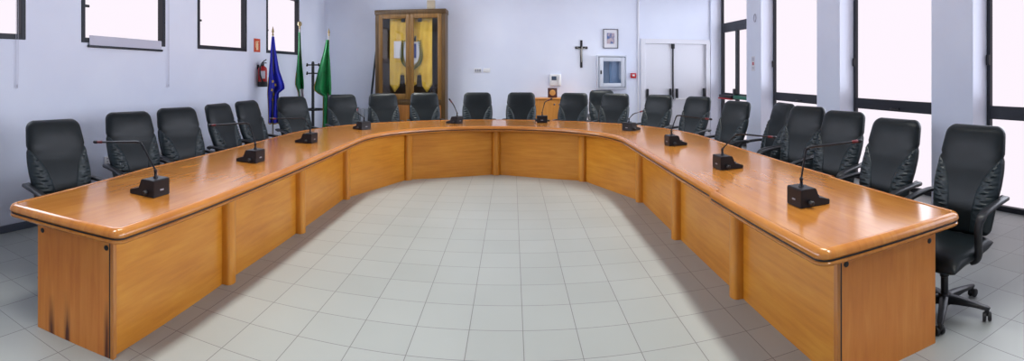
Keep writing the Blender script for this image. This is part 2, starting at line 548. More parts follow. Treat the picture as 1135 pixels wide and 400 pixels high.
def outline(kind, t0, t1, side=1):
    """List of (point, outward normal or None-at-seams) around one module of the top."""
    pts = []
    if kind == 'arc':
        n = 10
        for i in range(n + 1):
            a = t0 + (t1 - t0) * i / n
            d = Vector((math.cos(a), math.sin(a), 0))
            pts.append((Vector((CX, CY, 0)) + d * HI, -d))
        for i in range(n, -1, -1):
            a = t0 + (t1 - t0) * i / n
            d = Vector((math.cos(a), math.sin(a), 0))
            pts.append((Vector((CX, CY, 0)) + d * HO, d))
    else:
        xi, xo = CX + side * HI, CX + side * HO
        pts = [(Vector((xi, t0, 0)), Vector((-side, 0, 0))), (Vector((xi, t1, 0)), Vector((-side, 0, 0))),
               (Vector((xo, t1, 0)), Vector((side, 0, 0))), (Vector((xo, t0, 0)), Vector((side, 0, 0)))]
    return pts

def end_outline(side, yi, xo_end, yo, ys):
    """End module of an arm: seam at ys, end edge from (inner, yi) to (xo_end, yo), rounded corners."""
    xi, xo = CX + side * HI, CX + side * HO
    A = Vector((xi, ys, 0)); Bc = Vector((xi, yi, 0)); Cc = Vector((xo_end, yo, 0)); D = Vector((xo, ys, 0))
    pts = [(A, Vector((-side, 0, 0)))]
    def nrm(p, q):
        t = (q - p).normalized()
        n = Vector((t.y, -t.x, 0)) * side
        return -n
    def corner(p, c, q, r, k=7):
        u = (p - c).normalized(); w = (q - c).normalized()
        ang = u.angle(w)
        d = r / math.tan(ang / 2)
        bis = (u + w).normalized()
        o = c + bis * (r / math.sin(ang / 2))
        s = c + u * d; e = c + w * d
        a0 = math.atan2((s - o).y, (s - o).x); a1 = math.atan2((e - o).y, (e - o).x)
        da = a1 - a0
        while da > PI: da -= 2 * PI
        while da < -PI: da += 2 * PI
        out = []
        for i in range(k + 1):
            a = a0 + da * i / k
            v = Vector((math.cos(a), math.sin(a), 0))
            out.append((o + v * r, v))
        return out
    pts += corner(A, Bc, Cc, 0.075)
    pts += corner(Bc, Cc, D, 0.075)
    nn = Vector((D - Cc)).normalized()
    nrm2 = Vector((nn.y, -nn.x, 0))
    if nrm2.x * side < 0:
        nrm2 = -nrm2
    pts.append((D, nrm2))
    return pts

def loft_outline(prof, pts, cap0, cap1):
    bm = B()
    rings = [[Vector((p.x - n.x * off, p.y - n.y * off, z)) for p, n in pts] for off, z in prof]
    ringloft(bm, rings, True, cap0, cap1)
    fixn(bm)
    bmesh.ops.triangulate(bm, faces=[f for f in bm.faces if len(f.verts) > 4])
    return bm

def loft_strips(prof, pts):
    """The moulding along each free edge of a module, one mesh per edge, closed at the seams."""
    n, m = len(pts), len(prof)
    seam = [pts[i][1].dot(pts[(i + 1) % n][1]) < -0.5 for i in range(n)]
    start = (max(i for i in range(n) if seam[i]) + 1) % n
    runs, cur = [], []
    for k in range(n):
        i = (start + k) % n
        cur.append(pts[i])
        if seam[i]:
            runs.append(cur)
            cur = []
    out = []
    for run in runs:
        bm = B()
        rings = [[bm.verts.new((p.x - nn.x * off, p.y - nn.y * off, z)) for p, nn in run] for off, z in prof]
        for i in range(len(run) - 1):
            for k in range(m):
                q = (k + 1) % m
                bm.faces.new((rings[k][i], rings[k][i + 1], rings[q][i + 1], rings[q][i]))
        bm.faces.new([r[0] for r in rings])
        bm.faces.new([r[-1] for r in rings])
        out.append(fixn(bm))
    return out

MODS = []
YS = [3.235, 4.565, CY]
MODS.append(end_outline(-1, 1.87, -2.70, 1.715, YS[0]))
MODS.append(outline('arm', YS[0], YS[1], -1))
MODS.append(outline('arm', YS[1], YS[2], -1))
for k in range(4):
    MODS.append(outline('arc', PI - k * PI / 4, PI - (k + 1) * PI / 4))
MODS.append(outline('arm', YS[1], YS[2], 1))
MODS.append(outline('arm', YS[0], YS[1], 1))
ro = end_outline(1, 1.90, 2.37, 1.885, YS[0])
MODS.append([(p + Vector((-0.022, 0, 0)), n) for p, n in ro])      # this module sits a touch out of line, as in the photo
for pts in MODS:
    up = loft_outline(PROF_UP, pts, True, True)
    t = obj('tabletop', up, M['top'], table, 35, table_uv)
    for em in loft_strips(PROF_ML, pts):
        obj('edge_moulding', em, M['mould'], t, 35, table_uv)
    g = obj('edge_groove', loft_outline(PROF_GR, pts, True, True), M['black'], t, 35)
    lo = obj('lower_moulding', loft_outline(PROF_LO, pts, True, True), M['mould'], t, 35, table_uv)

# front panels: flat boards between half-round pilasters
HP = 1.79
STN = []                                             # stations: (point, inward normal)
for y in (YS[0], YS[1], YS[2]):
    STN.append((Vector((CX - HP, y, 0)), Vector((1, 0, 0))))
for k in (1, 2, 3):
    a = PI - k * PI / 4
    d = Vector((math.cos(a), math.sin(a), 0))
    STN.append((Vector((CX, CY, 0)) + d * HP, -d))
for y in (YS[2], YS[1], YS[0]):
    STN.append((Vector((CX + HP, y, 0)), Vector((-1, 0, 0))))
for p, n in STN:
    bm = B()
    t = Vector((-n.y, n.x, 0))
    poly = []
    hw, dp = 0.058, 0.052
    for i in range(13):
        a = -PI / 2 + PI * i / 12
        sx = math.sin(a); cx_ = math.cos(a)
        poly.append(p + t * (hw * sx) + n * (dp * (abs(cx_) ** 0.6)))
    poly += [p + t * hw - n * 0.055, p - t * hw - n * 0.055]
    rings = [[v + Vector((0, 0, z)) for v in poly] for z in (0.0, 0.682)]
    ringloft(bm, rings); fixn(bm)
    obj('pilaster', bm, M['panel'], table, 40, along(2))

def board(p, q, n, th=0.022, z0=0.0, z1=0.682):
    bm = B()
    a = [p, q, q - n * th, p - n * th]
    ringloft(bm, [[v + Vector((0, 0, z0)) for v in a], [v + Vector((0, 0, z1)) for v in a]])
    return fixn(bm)

LE = (Vector((-1.985, 1.965, 0)), Vector((-2.545, 1.865, 0)))     # left end panel, inner and outer foot
RE = (Vector((1.535, 2.04, 0)), Vector((2.205, 1.985, 0)))
PT = [LE[0] + Vector((-0.02, 0.02, 0))] + [p - n * 0.02 for p, n in STN] + [RE[0] + Vector((0.02, 0.02, 0))]
for i in range(len(PT) - 1):
    p, q = PT[i], PT[i + 1]
    d = (q - p).normalized()
    n = Vector((d.y, -d.x, 0))
    L_ = (q - p).length
    bm = board(p, q, n)
    base = p.copy(); dd = d.copy(); kk = i * 3.7
    obj('front_panel', bm, M['panel'], table, 0, lambda co, nr, base=base, dd=dd, kk=kk: ((co - base).dot(dd) + kk, co.z))
for (inner, outer), sg in ((LE, -1), (RE, 1)):
    d = (outer - inner).normalized()
    n = Vector((d.y, -d.x, 0))
    if n.y > 0:
        n = -n
    bm = board(inner + d * 0.024, outer, n, 0.03)
    ep = obj('end_panel', bm, M['endpanel'], table, 0, lambda co, nr, d=d, sg=sg: (co.z + 3 * sg, co.dot(d)))
    bm = board(inner + d * 0.016, inner + d * 0.024, n * 1.0, 0.026); obj('black_seam', bm, M['black'], ep, 0)
    bm = board(inner - d * 0.004, inner + d * 0.016, n * 1.0, 0.032); obj('corner_strip', bm, M['mould'], ep, 0, along(2))
    for s in (0.075, 0.93):
        c_ = inner + (outer - inner) * s
        bm = B()
        Mx = Matrix.Translation(c_ + Vector((0, 0, 0.61))) @ n.to_track_quat('Z', 'Y').to_matrix().to_4x4()
        lathe(bm, [(0.015, -0.002), (0.015, 0.002), (0.011, 0.004), (0.004, 0.0045)], 14, Mx)
        obj('screw_cap', bm, M['black'], ep)

# ------------------------------------------------------------------ office chair (faces +Y, origin on the floor under the gas lift)
def make_chair(label, loc, rz, group):
    t = thing('office_chair', label, 'chair', loc, rz, group)
    Z0, Z1 = 0.47, 1.23
    H = Z1 - Z0
    def halfw(v):
        w = 0.215 + 0.058 * min(1, v / 0.45) ** 0.8
        if v > 0.55:
            w -= 0.036 * ((v - 0.55) / 0.45) ** 1.2
        w -= 0.010 * math.exp(-((v - 0.71) / 0.018) ** 2)
        s = (1 - v) * H
        r = 0.07
        if s < r:
            w -= r - math.sqrt(max(0, r * r - (r - s) ** 2))
        s = v * H
        if s < 0.05:
            w -= 0.05 - math.sqrt(max(0, 0.0025 - (0.05 - s) ** 2))
        return w
    def yc(v):
        return -0.225 - 0.17 * v - 0.035 * v * v + 0.022 * math.sin(PI * min(1, v / 0.6))
    def thick(v):
        s = min((1 - v) * H / 0.045, v * H / 0.045, 1.0)
        return math.sqrt(max(0.0, 1 - (1 - s) ** 2))
    def front(u, v):
        f = (1 - abs(u) ** 5) ** 0.42 if abs(u) < 1 else 0
        puff = 0.014 * math.exp(-((v - 0.87) / 0.13) ** 2) * (1 - u * u)
        crease = -0.008 * math.exp(-((v - 0.70) / 0.02) ** 2) * abs(u) ** 2
        return Vector((u * halfw(v), yc(v) + (0.052 * f + puff * f + crease * f) * thick(v), Z0 + v * H - 0.03 * v))
    def back(u, v):
        f = (1 - abs(u) ** 6) ** 0.42 if abs(u) < 1 else 0
        return Vector((u * halfw(v), yc(v) - 0.050 * f * thick(v), Z0 + v * H - 0.03 * v))
    nu, nv = 28, 44
    vv = [0.5 - 0.5 * math.cos(PI * k / nv) for k in range(nv + 1)]
    bm = B()
    for fn, fl in ((front, False), (back, True)):
        grid(bm, nu, nv, lambda a, c, fn=fn: fn(math.sin(PI / 2 * (2 * a - 1)), vv[int(round(c * nv))]), 0, not fl)
    bmesh.ops.remove_doubles(bm, verts=bm.verts[:], dist=0.0006)
    fixn(bm)
    obj('backrest', bm, M['leather'], t, 60)
    for sd in (-1, 1):
        bm = B()
        nu2, nv2 = 14, 64
        rr = random.Random(3)
        ph = [rr.uniform(-0.5, 0.5) for _ in range(8)]
        def bol(a, c, top=True):
            v = 0.03 + 0.672 * c
            bnd = 0.38 + 0.58 * max(0.0, (v - 0.20) / 0.502) ** 2.9
            uu = bnd + (0.985 - bnd) * a
            p = front(sd * uu, v)
            env = math.sin(PI * a) ** 0.8 if 0 < a < 1 else 0
            ev = min(1, (1 - c) / 0.12, c / 0.05 if c < 0.05 else 1)
            ev = math.sqrt(max(0, ev))
            pl = 0.0
            for k in range(3):
                pl += (0.0042, 0.0040, 0.0026)[k] * math.sin(2 * PI * ((13, 19, 27)[k] * c + (0.7, -0.9, 0.5)[k] * a + ph[k]))
            pl *= math.sin(PI * a) * (0.25 + 0.75 * min(1, max(0, (c - 0.12) / 0.25)))
            h = (0.016 * env + pl) * ev
            if not top:
                h = -0.012
            return p + Vector((0, h, 0.0))
        va = grid(bm, nu2, nv2, lambda a, c: bol(a, c, True))
        vb = grid(bm, nu2, nv2, lambda a, c: bol(a, c, False), 0, True)
        loop = lambda V: V[0][:] + [r[-1] for r in V[1:-1]] + V[-1][::-1] + [r[0] for r in V[-2:0:-1]]
        la, lb = loop(va), loop(vb)
        for i in range(len(la)):
            j = (i + 1) % len(la)
            bm.faces.new((la[i], la[j], lb[j], lb[i]))
        fixn(bm)
        obj('side_bolster', bm, M['pleat_lit'], t, 70)
    # seat cushion: waterfall front
    bm = B()
    def seat(a, c, top):
        u = math.sin(PI / 2 * (2 * a - 1)); w = math.sin(PI / 2 * (2 * c - 1))
        fx = (1 - abs(u) ** 4) ** 0.45 if abs(u) < 1 else 0
        fy = (1 - abs(w) ** 5) ** 0.45 if abs(w) < 1 else 0
        x = u * (0.255 - 0.02 * (w < 0) * w * w)
        y = 0.015 + w * 0.265
        dz = -0.030 * max(0, w) ** 3
        if top:
            z = 0.43 + dz + 0.065 * fx * fy - 0.012 * math.exp(-(u / 0.5) ** 2) * fx * fy
        else:
            z = 0.43 + dz - 0.055 * fx * fy
        return Vector((x, y, z))
    grid(bm, 22, 22, lambda a, c: seat(a, c, True)); grid(bm, 22, 22, lambda a, c: seat(a, c, False), 0, True)
    bmesh.ops.remove_doubles(bm, verts=bm.verts[:], dist=0.0006); fixn(bm)
    obj('seat', bm, M['leather'], t, 60)
    # armrests: flat black loops
    for sd in (-1, 1):
        path = smooth_path([(0.250, -0.345, 0.705), (0.285, -0.33, 0.718), (0.302, -0.25, 0.724), (0.305, -0.08, 0.714), (0.303, 0.03, 0.692),
                            (0.299, 0.075, 0.63), (0.291, 0.065, 0.54), (0.270, 0.03, 0.43), (0.20, 0.0, 0.378), (0.10, 0.0, 0.368)], 5)
        rings = []
        m_ = len(path)
        for i, p in enumerate(path):
            tg = (path[min(i + 1, m_ - 1)] - path[max(i - 1, 0)]).normalized()
            X = Vector((1, 0, 0)); X = (X - tg * X.dot(tg))
            X = X.normalized() if X.length > 0.3 else Vector((0, 1, 0))
            Wn = tg.cross(X)
            k = i / (m_ - 1)
            hw = 0.031 if 0.08 < k < 0.5 else 0.026
            ht = 0.015 if k < 0.45 else 0.018
            ring = []
            for q in range(12):
                a = 2 * PI * q / 12
                ca, sa = math.cos(a), math.sin(a)
                v = p + X * (hw * math.copysign(abs(ca) ** 0.6, ca)) + Wn * (ht * math.copysign(abs(sa) ** 0.6, sa))
                ring.append(Vector((v.x * sd, v.y, v.z)))
            rings.append(ring)
        bm = B(); ringloft(bm, rings); fixn(bm)
        obj('armrest', bm, M['plastic'], t, 50)
    bm = B()
    box(bm, (-0.11, -0.13, 0.335), (0.11, 0.12, 0.385), 0.012, 2)
    tube(bm, smooth_path([(0, -0.10, 0.36), (0, -0.25, 0.37), (0, -0.295, 0.43), (0, -0.290, 0.56)], 5), 0.026, 10)
    tube(bm, [(0.08, 0.05, 0.35), (0.26, 0.06, 0.345)], 0.008, 8)
    fixn(bm); obj('seat_mechanism', bm, M['plastic'], t, 40)
    bm = B(); lathe(bm, [(0.026, 0.09), (0.026, 0.24), (0.032, 0.245), (0.032, 0.345)], 16); fixn(bm); obj('gas_lift', bm, M['plastic'], t, 40)
    bm = B()
    lathe(bm, [(0.030, 0.06), (0.048, 0.065), (0.050, 0.115), (0.036, 0.135)], 16)
    for k in range(5):
        a = 2 * PI * k / 5 + 0.35
        d = Vector((math.cos(a), math.sin(a), 0)); s = Vector((-d.y, d.x, 0))
        rings = []
        for r, hw, zt, zb in ((0.02, 0.030, 0.125, 0.072), (0.10, 0.028, 0.120, 0.078), (0.20, 0.024, 0.105, 0.078), (0.29, 0.020, 0.090, 0.070), (0.315, 0.012, 0.084, 0.072)):
            c_ = d * r
            rings.append([c_ + s * hw + Vector((0, 0, zb)), c_ + s * hw + Vector((0, 0, zt - 0.008)), c_ + s * hw * 0.6 + Vector((0, 0, zt)),
                          c_ - s * hw * 0.6 + Vector((0, 0, zt)), c_ - s * hw + Vector((0, 0, zt - 0.008)), c_ - s * hw + Vector((0, 0, zb))])
        ringloft(bm, rings)
    fixn(bm); star = obj('star_base', bm, M['plastic'], t, 40)
    for k in range(5):
        a = 2 * PI * k / 5 + 0.35
        d = Vector((math.cos(a), math.sin(a), 0))
        sw = a + 0.9 + k * 1.3
        ax = Vector((math.cos(sw), math.sin(sw), 0))
        c_ = d * 0.295 + Vector((0, 0, 0.029)) + Vector((-ax.y, ax.x, 0)) * 0.012
        bm = B()
        for q in (-1, 1):
            Mx = Matrix.Translation(c_ + ax * (q * 0.017)) @ ax.to_track_quat('Z', 'Y').to_matrix().to_4x4()
            lathe(bm, [(0.020, -0.012), (0.027, -0.009), (0.029, 0.0), (0.027, 0.009), (0.020, 0.012)], 18, Mx)
        lathe(bm, [(0.012, 0.03), (0.016, 0.055), (0.010, 0.075)], 10, Matrix.Translation(d * 0.295))
        fixn(bm); obj('caster', bm, M['rubber'], star, 40)
    return t

def face(x, y, tx, ty):
    """Rotation that turns local +Y from (x, y) towards (tx, ty)."""
    return math.atan2(ty - y, tx - x) - PI / 2

# back-top position in plan (where the top of the backrest stands) and the way each chair looks
GL, GB, GR = 'chairs along the left arm', 'chairs round the head of the table', 'chairs along the right arm'
LBL = 'black leather executive chair '
CH = [
    # x, y of the top of the back; facing angle of local +Y (degrees, 0 = +X, 90 = +Y)
    (-3.24, 2.52, -10, LBL + 'at the left arm of the table, nearest the camera', GL),
    (-3.38, 3.55, -18, LBL + 'second along the left wall, beside the near wall socket', GL),
    (-3.36, 4.28, -19, LBL + 'third along the left wall, below the gap between two windows', GL),
    (-3.36, 5.08, -2, LBL + 'fourth along the left wall, below the third high window', GL),
    (-3.36, 5.77, -4, LBL + 'fifth along the left wall, left of the fire extinguisher', GL),
    (-3.28, 7.02, -38, LBL + 'at the left bend, in front of the blue flag', GB),
    (-2.79, 7.94, -50, LBL + 'just right of the green flag and coat stand', GB),
    (-2.23, 8.51, -62, LBL + 'in front of the left door of the glazed cabinet', GB),
    (-1.575, 8.96, -72, LBL + 'in front of the right door of the glazed cabinet', GB),
    (-0.63, 9.18, -86, LBL + 'below the white switch plates on the back wall', GB),
    (0.17, 9.20, -94, LBL + 'at the table head, just left of the wooden sideboard', GB),
    (1.115, 8.93, -114, LBL + 'in front of the wooden sideboard', GB),
    (1.80, 10.05, -92, LBL + 'spare one against the back wall under the glass-front box', GB),
    (1.80, 8.61, -122, LBL + 'in front of the spare chair under the glass-front box', GB),
    (2.40, 7.95, -138, LBL + 'in front of the left leaf of the white double door', GB),
    (2.80, 7.21, -152, LBL + 'in front of the right leaf of the white double door', GB),
    (2.86, 5.95, -164, LBL + 'in front of the glazed emergency door', GR),
    (3.20, 5.33, 176, LBL + 'pulled back and half hidden, fifth from the near right end', GR),
    (3.13, 4.70, -164, LBL + 'fourth from the near right end, below the far window', GR),
    (3.05, 3.93, -165, LBL + 'third from the near right end, in front of the pier', GR),
    (2.90, 3.03, -172, LBL + 'second from the near right end, before the middle window', GR),
    (2.95, 2.25, -172, LBL + 'at the near right end with its wheeled base showing', GR),
]
proto = None
for x, y, deg, lab, grp in CH:
    a = math.radians(deg)
    bx, by = x + 0.43 * math.cos(a), y + 0.43 * math.sin(a)
    if proto is None:
        proto = make_chair(lab, (bx, by, 0), a - PI / 2, grp)
    else:
        last = dup(proto, (bx, by, 0), a - PI / 2, lab, grp)
for ch in last.children:                              # the near right chair has its wheeled base swivelled a little
    if ch.name.startswith('star_base'):
        ch.rotation_euler = (0, 0, math.radians(26))

# ------------------------------------------------------------------ conference microphones (local +X points to the speaker's chair)
ZT = 0.760
def mic_body(t):
    bm = B()
    prof = [(-0.09, 0), (0.125, 0), (0.125, 0.028), (0.045, 0.050), (0.024, 0.106), (0.014, 0.112), (-0.085, 0.112), (-0.09, 0.107)]
    prism(bm, prof, lambda p, k: Vector((p[0], -0.084 + 0.168 * k, p[1])))
    fixn(bm)
    bmesh.ops.bevel(bm, geom=bm.edges[:], offset=0.003, segments=2, affect='EDGES')
    body = obj('base', bm, M['micplastic'], t, 35)
    bm = B()
    Mx = Matrix.Translation((-0.03, -0.084, 0.03)) @ Matrix.Rotation(PI / 2, 4, 'X')
    lathe(bm, [(0.010, 0), (0.015, 0.004), (0.015, 0.034), (0.010, 0.040)], 12, Mx)
    fixn(bm); obj('cable_plug', bm, M['rubber'], t, 40)
    bm = B()
    Mx = Matrix.Translation((-0.03, 0.084, 0.03)) @ Matrix.Rotation(-PI / 2, 4, 'X')
    lathe(bm, [(0.010, 0), (0.015, 0.004), (0.015, 0.024), (0.010, 0.030)], 12, Mx)
    fixn(bm); obj('cable_plug', bm, M['rubber'], t, 40)
    bm = B(); box(bm, (-0.0935, -0.018, 0.038), (-0.089, 0.018, 0.048), 0.001, 1); obj('type_plate', bm, M['grey_plug'], t, 40)
    bm = B(); box(bm, (0.06, -0.02, 0.038), (0.09, 0.02, 0.050), 0.003, 1); obj('button', bm, M['plastic'], t, 40)
    bm = B(); lathe(bm, [(0.017, 0.110), (0.016, 0.118), (0.010, 0.130), (0.009, 0.150), (0.012, 0.155), (0.012, 0.165), (0.007, 0.172)], 14, Matrix.Translation((-0.035, 0, 0)))
    fixn(bm); obj('stem_socket', bm, M['micplastic'], t, 40)

def mic(loc, deg, elbow, tip, label, proto_m):
    if proto_m is None:
        t = thing('desk_microphone', label, 'microphone', (loc[0], loc[1], ZT), math.radians(deg), 'microphones on the conference table')
        mic_body(t)
    else:
        t = proto_m.copy(); link(t)
        t.location = (loc[0], loc[1], ZT); t.rotation_euler = (0, 0, math.radians(deg)); t['label'] = label
        for ch in list(proto_m.children):
            if ch.name.split('.')[0] in ('base', 'cable_plug', 'type_plate', 'button', 'stem_socket'):
                c = ch.copy(); link(c); c.parent = t
    e = Vector(elbow); q = Vector(tip); s = Vector((-0.035, 0, 0.165))
    bm = B()
    d1 = (e - s).normalized(); d2 = (q - e).normalized()
    pts = [s, s + (e - s) * 0.5, e - d1 * 0.03, e - d1 * 0.008 + d2 * 0.004, e + d2 * 0.03, e + (q - e) * 0.6, q - d2 * 0.09]
    tube(bm, pts, [0.0065, 0.0065, 0.008, 0.009, 0.008, 0.0068, 0.007], 8)
    fixn(bm); obj('gooseneck', bm, M['micplastic'], t, 50)
    bm = B(); tube(bm, [q - d2 * 0.092, q - d2 * 0.085, q - d2 * 0.045, q - d2 * 0.042], [0.007, 0.0108, 0.0108, 0.009], 10)
    fixn(bm); obj('light_ring', bm, M['redring'], t, 50)
    bm = B(); tube(bm, [q - d2 * 0.044, q - d2 * 0.035, q - d2 * 0.008, q], [0.009, 0.0125, 0.0125, 0.007], 10)
    fixn(bm); obj('capsule', bm, M['micplastic'], t, 50)
    return t
ML = 'black gooseneck microphone on the table, '
mp0 = None
MICS = [
    ((-2.25, 2.60), 180, (0.10, 0, 0.345), (0.56, 0.02, 0.30), ML + 'nearest the camera on the left arm'),
    ((-2.30, 4.07), 178, (0.035, 0, 0.355), (0.50, 0, 0.30), ML + 'second from the camera on the left arm'),
    ((-2.32, 5.42), 176, (0.045, 0, 0.285), (0.52, 0, 0.25), ML + 'third from the camera on the left arm'),
    ((-2.11, 6.92), 145, (0.06, 0.06, 0.24), (0.14, -0.03, 0.30), ML + 'at the left bend, left of the glazed cabinet'),
    ((-0.90, 7.98), 155, (0.03, 0.0, 0.29), (0.12, 0.0, 0.39), ML + 'at the head, right of the glazed cabinet'),
    ((0.49, 8.16), 84, (0.03, -0.04, 0.33), (0.10, -0.16, 0.38), ML + 'at the head before the wooden sideboard'),
    ((1.65, 6.90), 38, (0.06, 0.0, 0.225), (0.28, -0.03, 0.26), ML + 'at the right bend, farthest of the right side'),
    ((1.80, 5.41), 2, (0.03, 0, 0.335), (0.47, 0, 0.27), ML + 'third from the camera on the right arm'),
    ((1.79, 3.97), 2, (0.10, 0, 0.29), (0.51, 0, 0.23), ML + 'second from the camera on the right arm'),
    ((1.75, 2.66), 0, (0.0, 0, 0.355), (0.46, 0, 0.36), ML + 'nearest the camera on the right arm'),
]
for loc, deg, e, q, lab in MICS:
    t = mic(loc, deg, e, q, lab, mp0)
    if mp0 is None:
        mp0 = t

# ------------------------------------------------------------------ glazed banner cabinet
KX0, KX1, KY0, KY1, KZ = -2.875, -1.375, 10.36, 10.78, 2.88
cab = thing('display_cabinet', 'tall dark wood display cabinet with two glazed doors against the back wall', 'cabinet', (0, 0, 0))
bm = B()
th = 0.05
box(bm, (KX0, KY0 + 0.02, 0.0), (KX0 + th, KY1, KZ - 0.1))
box(bm, (KX1 - th, KY0 + 0.02, 0.0), (KX1, KY1, KZ - 0.1))
box(bm, (KX0 + th, KY1 - 0.03, 0.0), (KX1 - th, KY1, KZ - 0.1))
box(bm, (KX0 - 0.015, KY0 - 0.01, KZ - 0.1), (KX1 + 0.015, KY1, KZ), 0.012, 2)
box(bm, (KX0 + th, KY0 + 0.04, 0.90), (KX1 - th, KY1 - 0.03, 0.96))
box(bm, (KX0, KY0, 0.0), (KX0 + 0.075, KY0 + 0.03, KZ - 0.1), 0.006, 2)
box(bm, (KX1 - 0.075, KY0, 0.0), (KX1, KY0 + 0.03, KZ - 0.1), 0.006, 2)
box(bm, (KX0 + 0.07, KY0, 0.88), (KX1 - 0.07, KY0 + 0.03, 0.99), 0.006, 2)
obj('carcass', bm, M['cab'], cab, 30, along(2))
bm = B()
xm_ = (KX0 + KX1) / 2
for (p, q) in ((KX0 + 0.075, xm_ - 0.004), (xm_ + 0.004, KX1 - 0.075)):
    box(bm, (p + 0.01, KY0 + 0.005, 0.08), (q - 0.01, KY0 + 0.03, 0.88), 0.01, 2)
box(bm, (KX0 + 0.05, KY0 + 0.02, 0.0), (KX1 - 0.05, KY0 + 0.04, 0.09))
obj('lower_panel', bm, M['cabbase'], cab, 30, along(2))
for k, (p, q) in enumerate(((KX0 + 0.077, xm_ - 0.002), (xm_ + 0.002, KX1 - 0.077))):
    s = 0.085
    bm = B()
    z0, z1 = 0.99, KZ - 0.10
    box(bm, (p, KY0 - 0.012, z0), (p + s, KY0 + 0.02, z1), 0.008, 2)
    box(bm, (q - s, KY0 - 0.012, z0), (q, KY0 + 0.02, z1), 0.008, 2)
    box(bm, (p + s, KY0 - 0.012, z0), (q - s, KY0 + 0.02, z0 + 0.12), 0.008, 2)
    box(bm, (p + s, KY0 - 0.012, z1 - 0.09), (q - s, KY0 + 0.02, z1), 0.008, 2)
    d = obj('door', bm, M['cabdoor'], cab, 30, along(2))
    bm = B(); box(bm, (p + s - 0.01, KY0 + 0.0, z0 + 0.11), (q - s + 0.01, KY0 + 0.006, z1 - 0.08)); obj('glass', bm, M['glass'], d, 0)
    bm = B(); hx = q - 0.03 if k == 0 else p + 0.03
    lathe(bm, [(0.006, 0), (0.006, 0.012), (0.012, 0.018), (0.010, 0.026)], 12, Matrix.Translation((hx, KY0 - 0.012, 1.7)) @ Matrix.Rotation(PI / 2, 4, 'X'))
    fixn(bm); obj('knob', bm, M['brass'], d, 40)

# ceremonial yellow banner hanging inside the cabinet
gy = 10.47
ban = thing('ceremonial_banner', 'yellow ceremonial banner with laurel branches hanging inside the glazed cabinet', 'banner', (xm_, gy, 0))
bm = B()
def hem(x):
    ax = abs(x)
    if ax < 0.08: return 1.52 + 0.06 * (ax / 0.08)
    if ax < 0.16: return 1.46
    if ax < 0.22: return 1.46 - (ax - 0.16) / 0.06 * 0.0
    return 1.16 + 0.14 * abs(ax - 0.335) / 0.115
cols = [-0.46 + 0.92 * i / 60 for i in range(61)]
def hemz(x):
    ax = abs(x)
    if 0.135 < ax < 0.235: return 1.50             # two tall notches in the lower edge
    if ax <= 0.135: return 1.22 + 0.10 * ax / 0.135
    return 1.13 + 0.16 * abs(ax - 0.345) / 0.11
def banpt(a, c):
    x = cols[int(round(a * 60))]
    zb = hemz(x)
    z = 2.70 + (zb - 2.70) * c
    return Vector((x, 0.014 * math.sin(x * 21) + 0.006 * math.sin(x * 50 + c * 4), z))
V1 = grid(bm, 60, 20, banpt)
fixn(bm)
clo = obj('cloth', bm, M['yellow'], ban, 60)
md = clo.modifiers.new('thickness', 'SOLIDIFY'); md.thickness = 0.006
bm = B(); tube(bm, [(-0.52, 0.0, 2.715), (0.52, 0.0, 2.715)], 0.015, 10); obj('crossbar', bm, M['brass'], ban, 50)
for x in (-0.16, 0.20):
    bm = B(); box(bm, (x - 0.04, -0.035, 2.62), (x + 0.04, -0.012, 2.73), 0.004, 1)
    obj('hanger', bm, M['plastic'], ban, 40)
# coat-of-arms panel: white shield with a blue pale
bm = B()
shield = [(-0.15, 2.20), (0.19, 2.20), (0.19, 1.92), (0.15, 1.78), (0.02, 1.68), (-0.11, 1.78), (-0.15, 1.92)]
prism(bm, shield, lambda p, k: Vector((p[0], -0.034 + 0.010 * k, p[1]))); fixn(bm)
sh = obj('shield', bm, M['clothwhite'], ban, 40)
bm = B(); box(bm, (0.045, -0.040, 1.86), (0.125, -0.033, 2.16), 0.001, 1); obj('blue_stripe', bm, M['shieldblue'], sh, 40)
bm = B(); box(bm, (-0.01, -0.044, 2.21), (0.12, -0.024, 2.29), 0.004, 1)
for k in range(4):
    box(bm, (-0.01 + k * 0.036, -0.044, 2.285), (0.012 + k * 0.036, -0.024, 2.325), 0.002, 1)
obj('crown', bm, M['plastic'], ban, 40)
bm = B(); box(bm, (-0.36, -0.030, 1.86), (-0.20, -0.020, 2.22), 0.003, 1); obj('white_ribbon', bm, M['clothwhite'], ban, 40)
for sd in (-1, 1):
    bm = B()
    pts = smooth_path([(0.02 + sd * 0.03, -0.028, 1.60), (0.02 + sd * 0.16, -0.03, 1.72), (0.02 + sd * 0.21, -0.03, 1.92), (0.02 + sd * 0.17, -0.028, 2.20)], 6)
    tube(bm, pts, 0.005, 6)
    for i, p in enumerate(pts):
        for sg in (-1, 1):
            tdir = Vector((sg * 0.75, 0, 0.66))
            w = Vector((-tdir.z, 0, tdir.x)) * 0.012
            o2 = p + Vector((0, -0.006, 0))
            q = [o2, o2 + tdir * 0.03 + w, o2 + tdir * 0.068, o2 + tdir * 0.03 - w]
            ringloft(bm, [q, [v + Vector((0, 0.004, 0)) for v in q]])
    fixn(bm); obj('laurel_branch', bm, M['leaf'], ban, 40)

bm = B(); box(bm, (-1.775, 10.44, KZ), (-1.615, 10.56, KZ + 0.19), 0.006, 2)
box(bm, (-1.72, 10.47, KZ), (-1.67, 10.53, KZ + 0.02), 0.002, 1)
tag(obj('speaker_box', bm, M['cardbeige']), 'small beige box standing on top of the dark wood cabinet', 'box')

# furled pole leaning by the cabinet
bm = B(); tube(bm, [(-3.12, 10.50, 0.0), (-2.925, 10.62, 2.05), (-2.915, 10.63, 2.12)], [0.026, 0.020, 0.008], 10)
fixn(bm); tag(obj('leaning_pole', bm, M['darkgreenpole']), 'dark slim pole leaning against the left side of the cabinet', 'pole')

